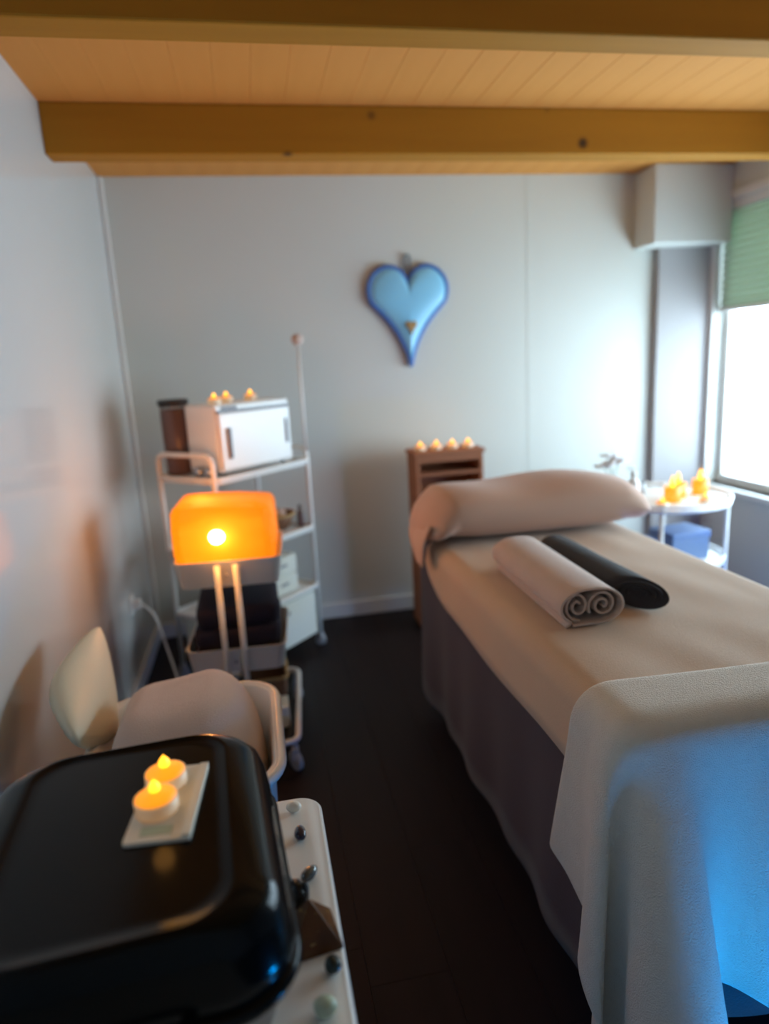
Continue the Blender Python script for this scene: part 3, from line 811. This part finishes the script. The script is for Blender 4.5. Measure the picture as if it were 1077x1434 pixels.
# small drawer boxes on the lowest shelf
for k in range(2):
    t = thing('mini_drawer', 'small ivory drawer box, %s of the two on the lowest trolley shelf' % ('lower', 'upper')[k], 'drawer', cb(0.29, 0.03, 0.3345 + k * 0.092), TH, 'small drawers on the trolley')
    obj('body', bx(0, 0.20, 0.008, 0.22, 0, 0.09), 'box_white', t, bevel=0.003)
    d = obj('drawer', bx(0.005, 0.195, 0, 0.008, 0.006, 0.084), 'box_white', t, bevel=0.002)
    obj('pull', bx(0.075, 0.125, -0.005, 0, 0.045, 0.056), 'grey', d, bevel=0.001)
# basket and bits on the middle shelf
t = thing('fruit_bowl', 'brown woven bowl on the middle shelf of the trolley', 'bowl', cb(0.46, 0.13, 0.634))
obj('bowl', lathe(bmesh.new(), [(0, 0), (0.06, 0), (0.085, 0.03), (0.105, 0.075), (0.098, 0.075), (0.08, 0.034), (0.055, 0.008), (0, 0.008)], 24), 'brown', t, True)
obj('rim', tube(bmesh.new(), [(0.102 * math.cos(2 * PI * k / 28), 0.102 * math.sin(2 * PI * k / 28), 0.075) for k in range(28)], 0.007, 8, True), 'tan', t, True)
for k, (x, y, s) in enumerate(((0.48, 0.12, .034), (0.44, 0.15, .031), (0.46, 0.095, .028))):
    o = obj('seashell', blob(s, s * .8, s * .7, seed=30 + k, amp=0.25), 'tan' if k else 'towel', None, True, loc=cb(x, y, 0.676))
    tag(o, ('pale seashell', 'larger tan seashell', 'smaller tan seashell')[k] + ' lying in the brown bowl on the trolley', 'shell', 'shells in the brown bowl')
def bottle(name, loc, r, h, m, mc, label, cat='bottle', group=None, pump=False):
    t = thing(name, label, cat, loc, 0, group)
    obj('body', lathe(bmesh.new(), [(0, 0), (r * .95, 0), (r, 0.004), (r, h * .62), (r * .8, h * .72), (r * .38, h * .78), (r * .38, h * .84), (0, h * .84)], 20), m, t, True)
    obj('cap', lathe(bmesh.new(), [(0, h * .84), (r * .46, h * .84), (r * .46, h), (0, h)], 16), mc, t, True, bevel=0.001)
    if pump:
        obj('nozzle', tube(bmesh.new(), [(0, 0, h), (0, 0, h * 1.12), (-r * 1.1, 0, h * 1.11)], r * .16, 8), mc, t, True)
    return t
bottle('bottle', cb(0.20, 0.10, 0.634), 0.024, 0.15, 'white_plastic', 'white_plastic', 'white squeeze bottle on the middle trolley shelf')
bottle('bottle', cb(0.565, 0.05, 0.634), 0.017, 0.105, 'dark_jar', 'black_plastic', 'small dark bottle beside the brown bowl on the trolley')
# towel warmer cabinet
SZ = 0.9645
t = thing('towel_warmer', 'white towel warmer cabinet with grey framed door on the trolley', 'towel warmer', cb(0.06, 0.02, SZ), math.radians(42))
obj('body', bx(0, 0.43, 0.012, 0.215, 0.012, 0.300), 'white_plastic', t, bevel=0.012)
d = obj('door', bx(0.012, 0.418, 0, 0.012, 0.024, 0.262), 'white_plastic', t, bevel=0.005)
obj('handle', bx(0.045, 0.060, -0.014, 0, 0.07, 0.20), 'grey', d, bevel=0.004)
obj('door_gasket', bx(0.008, 0.422, 0.004, 0.0125, 0.262, 0.274), 'grey', t)
obj('hinge', bx(0.385, 0.398, -0.006, 0, 0.10, 0.21), 'grey', t, bevel=0.002)
obj('control_panel', bx(0.035, 0.12, 0.008, 0.0125, 0.276, 0.289), 'grey', t, bevel=0.001)
for x in (0.04, 0.39):
    for y in (0.04, 0.19): obj('foot', lathe(bmesh.new(), [(0, 0), (0.012, 0), (0.014, 0.0125), (0, 0.0125)], 12, (x, y, 0)), 'rubber', t)
wR = Matrix.Rotation(math.radians(42), 3, 'Z')
for k, (x, y) in enumerate(((0.045, 0.06), (0.16, 0.12), (0.30, 0.12))):
    v = wR @ Vector((x, y, 0)); b0 = cb(0.06, 0.02, SZ)
    tealight((b0[0] + v.x, b0[1] + v.y, SZ + 0.3002), ('glowing tealight on the towel warmer above its handle', 'glowing tealight at the middle of the towel warmer top', 'glowing tealight on the towel warmer on its hinge side')[k], 'tealights on the towel warmer', 1.05, 0.05)
# smoky canister at the trolley's near end
t = thing('canister', 'tall smoky brown canister with black lid beside the towel warmer', 'canister', cb(0.078, 0.302, SZ))
obj('body', lathe(bmesh.new(), [(0, 0), (0.052, 0), (0.056, 0.006), (0.060, 0.28), (0.056, 0.285), (0, 0.285)], 28), 'dark_jar', t, True)
obj('lid', lathe(bmesh.new(), [(0, 0.300), (0.056, 0.300), (0.066, 0.304), (0.066, 0.322), (0.06, 0.326), (0, 0.326)], 28), 'black_plastic', t, True)
obj('collar', lathe(bmesh.new(), [(0, 0.285), (0.058, 0.285), (0.058, 0.300), (0, 0.300)], 28), 'glass', t, True)
for k, (x, y) in enumerate(((0.030, 0.06), (0.030, 0.125))):
    o = obj('glass_votive', lathe(bmesh.new(), [(0, 0), (0.020, 0), (0.026, 0.04), (0.023, 0.04), (0.018, 0.005), (0, 0.005)], 20), 'steel', None, True, loc=cb(x, y, SZ))
    tag(o, 'small shiny votive cup on the trolley, %s the canister' % ('further from', 'nearer')[k], 'cup', 'votive cups on the trolley')
# accessory pole rising from the trolley's far front post
obj('accessory_pole', tube(bmesh.new(), [(LX, 0.01, 1.0), (LX, 0.01, 1.50)], 0.007, 8), 'white_metal', cartB, True)
obj('pole_head', lathe(bmesh.new(), [(0, 1.495), (0.022, 1.505), (0.03, 1.525), (0.022, 1.545), (0, 1.55)], 18, (LX, 0.01, 0)), 'towel', cartB, True)

# wall socket, plug and cable in the left corner
t = thing('wall_socket', 'white wall socket low on the left wall', 'socket', (XL, 3.05, 0.40))
obj('plate', bx(0, 0.010, -0.04, 0.04, -0.04, 0.04), 'white_plastic', t, bevel=0.003)
t = thing('power_cable', 'thin white power cable hanging from the wall socket', 'cable')
obj('plug', bx(XL + 0.010, XL + 0.045, 3.03, 3.07, 0.38, 0.42), 'white_plastic', t, bevel=0.006)
obj('cord', tube(bmesh.new(), arc_path([(XL + 0.045, 3.05, 0.40), (XL + 0.10, 3.02, 0.36), (XL + 0.15, 2.95, 0.20), (XL + 0.20, 2.85, 0.05), (XL + 0.20, 2.6, 0.006), (-0.30, 2.45, 0.006)], 0.08, 6, False), 0.005, 8), 'white_plastic', t, True)

# ================================================================== WOODEN CANDLE CABINET BEHIND THE BED
CX0, CX1, CYF, CYB, CZ = 0.775, 1.13, 3.30, 3.50, 0.945
t = thing('candle_cabinet', 'reddish wooden open cabinet behind the pillow with tealights on top', 'cabinet', (0, 0, 0))
for x in (CX0, CX1 - 0.02): obj('side_panel', bx(x, x + 0.02, CYF, CYB, 0, CZ - 0.02), 'crate', t, bevel=0.002)
obj('top', bx(CX0 - 0.008, CX1 + 0.008, CYF - 0.01, CYB, CZ - 0.02, CZ), 'crate', t, bevel=0.002)
for z in (0.04, 0.34, 0.64, 0.82): obj('shelf', bx(CX0 + 0.02, CX1 - 0.02, CYF, CYB - 0.01, z, z + 0.016), 'crate', t)
obj('back_panel', bx(CX0 + 0.02, CX1 - 0.02, CYB - 0.01, CYB, 0.0, CZ - 0.02), 'crate', t)
obj('front_rail', bx(CX0 + 0.02, CX1 - 0.02, CYF, CYF + 0.015, CZ - 0.055, CZ - 0.02), 'crate', t)
for k in range(4):
    tealight((CX0 + 0.045 + 0.085 * k, CYF + 0.075 , CZ + 0.0005), ('glowing tealight on the wooden cabinet, at the end towards the trolley', 'glowing tealight on the wooden cabinet, second from the trolley end', 'glowing tealight on the wooden cabinet, third from the trolley end', 'glowing tealight on the wooden cabinet, at the end towards the window')[k], 'tealights on the wooden cabinet', 1.05, 0.06)

# ================================================================== ROUND TWO-TIER TABLE BY THE WINDOW
RT = (1.83, 2.80)
t = thing('tier_table', 'white round two tier table by the window holding candles', 'table', (RT[0], RT[1], 0))
for z, r in ((0.715, 0.285), (0.44, 0.265)):
    o = obj('tabletop' if z > 0.5 else 'shelf', lathe(bmesh.new(), [(0, z - 0.015), (r, z - 0.015), (r + .004, z - 0.008), (r, z), (0, z)], 40), 'white_metal', t, True, bevel=0.002)
    obj('gallery', tube(bmesh.new(), [((r + .002) * math.cos(2 * PI * k / 40), (r + .002) * math.sin(2 * PI * k / 40), z + 0.014) for k in range(40)], 0.007, 8, True), 'white_metal', o, True)
for k in range(4):
    a = PI / 4 + PI / 2 * k + 0.2
    obj('leg', tube(bmesh.new(), [(0.27 * math.cos(a), 0.27 * math.sin(a), 0.0), (0.27 * math.cos(a), 0.27 * math.sin(a), 0.73)], 0.010, 10), 'white_metal', t, True)
TT = 0.7155
cand = (((-0.02, -0.10), 'beside the jar nearest the pillow'), ((0.055, -0.03), 'at the centre of the round table'), ((0.19, 0.0), 'at the window side of the round table'), ((-0.12, -0.18), 'at the rim of the round table towards the bed'), ((0.10, -0.17), 'at the front rim of the round table'))
def pillar(loc, r, h, label):
    t = thing('pillar_candle', label, 'candle', loc, 0, 'candles on the round table')
    obj('wax', lathe(bmesh.new(), [(0, 0), (r, 0), (r, h), (r * .85, h), (r * .7, h - 0.006), (0, h - 0.008)], 22), 'candle', t, True)
    obj('flame', lathe(bmesh.new(), [(0.005, h - 0.004), (0.012, h + 0.010), (0.011, h + 0.022), (0.006, h + 0.038), (0, h + 0.052)], 14), 'flame', t, True)
    l = bpy.data.lights.new('candle_glow', 'POINT'); l.energy = 0.10; l.color = (1, 0.45, 0.1); l.shadow_soft_size = 0.02
    lo = bpy.data.objects.new('candle_glow', l); COL.objects.link(lo); lo.location = (loc[0], loc[1], loc[2] + h + 0.085)
for (dx, dy), w in cand[:3]:
    pillar((RT[0] + dx, RT[1] + dy, TT), 0.036, 0.07, 'short glowing candle ' + w)
for (dx, dy), w in cand[3:]:
    tealight((RT[0] + dx, RT[1] + dy, TT), 'glowing tealight ' + w, 'candles on the round table', 1.0, 0.05)
bottle('pump_bottle', (RT[0] - 0.20, RT[1] - 0.08, TT), 0.028, 0.15, 'white_plastic', 'white_plastic', 'white pump bottle on the round table by the pillow', pump=True)
o = obj('glass_jar', lathe(bmesh.new(), [(0, 0), (0.03, 0), (0.033, 0.004), (0.033, 0.07), (0.030, 0.07), (0.030, 0.006), (0, 0.006)], 24), 'glass', None, True, loc=(RT[0] - 0.10, RT[1] + 0.05, TT))
tag(o, 'clear glass jar on the round table between the candles', 'jar')
# vase with white blossoms
t = thing('flower_vase', 'small vase of white blossoms on the round table behind the pillow', 'vase', (RT[0] - 0.20, RT[1] + 0.10, TT))
obj('vase', lathe(bmesh.new(), [(0, 0), (0.024, 0), (0.030, 0.03), (0.020, 0.07), (0.024, 0.085), (0.020, 0.085), (0.016, 0.07), (0, 0.02)], 20), 'white_plastic', t, True)
rnd = random.Random(9)
for k in range(5):
    top = Vector((-0.05 + rnd.uniform(-.07, .07), rnd.uniform(-.05, .05), 0.17 + rnd.uniform(-.03, .05)))
    s = obj('stem', tube(bmesh.new(), [(0, 0, 0.05), tuple(top * 0.6 + Vector((0, 0, .03))), tuple(top)], 0.002, 6), 'stem', t)
    bm = bmesh.new()
    for q in range(5):
        a = 2 * PI * q / 5 + k
        c = top + Vector((0.022 * math.cos(a), 0.022 * math.sin(a), 0.004))
        bmesh.ops.create_uvsphere(bm, u_segments=8, v_segments=6, radius=1, matrix=Matrix.Translation(c) @ Matrix.Rotation(a, 4, 'Z') @ Matrix.Diagonal((0.026, 0.017, 0.008, 1)))
    obj('blossom', bm, 'petal', s, True)
# boxes on the lower shelf
for (dx, dy, hx, hy, h, rz, lab) in ((0.05, -0.06, 0.10, 0.08, 0.135, 0.1, 'large blue grey lidded box on the lower shelf of the round table'), (-0.135, -0.06, 0.050, 0.05, 0.11, -0.1, 'small blue grey lidded box on the lower shelf of the round table')):
    t = thing('storage_box', lab, 'box', (RT[0] + dx, RT[1] + dy, 0.4405), rz)
    obj('body', bx(-hx, hx, -hy, hy, 0, h * 0.75), 'blue_box', t, bevel=0.004)
    obj('lid', bx(-hx - .004, hx + .004, -hy - .004, hy + .004, h * 0.75, h), 'blue_box', t, bevel=0.005)
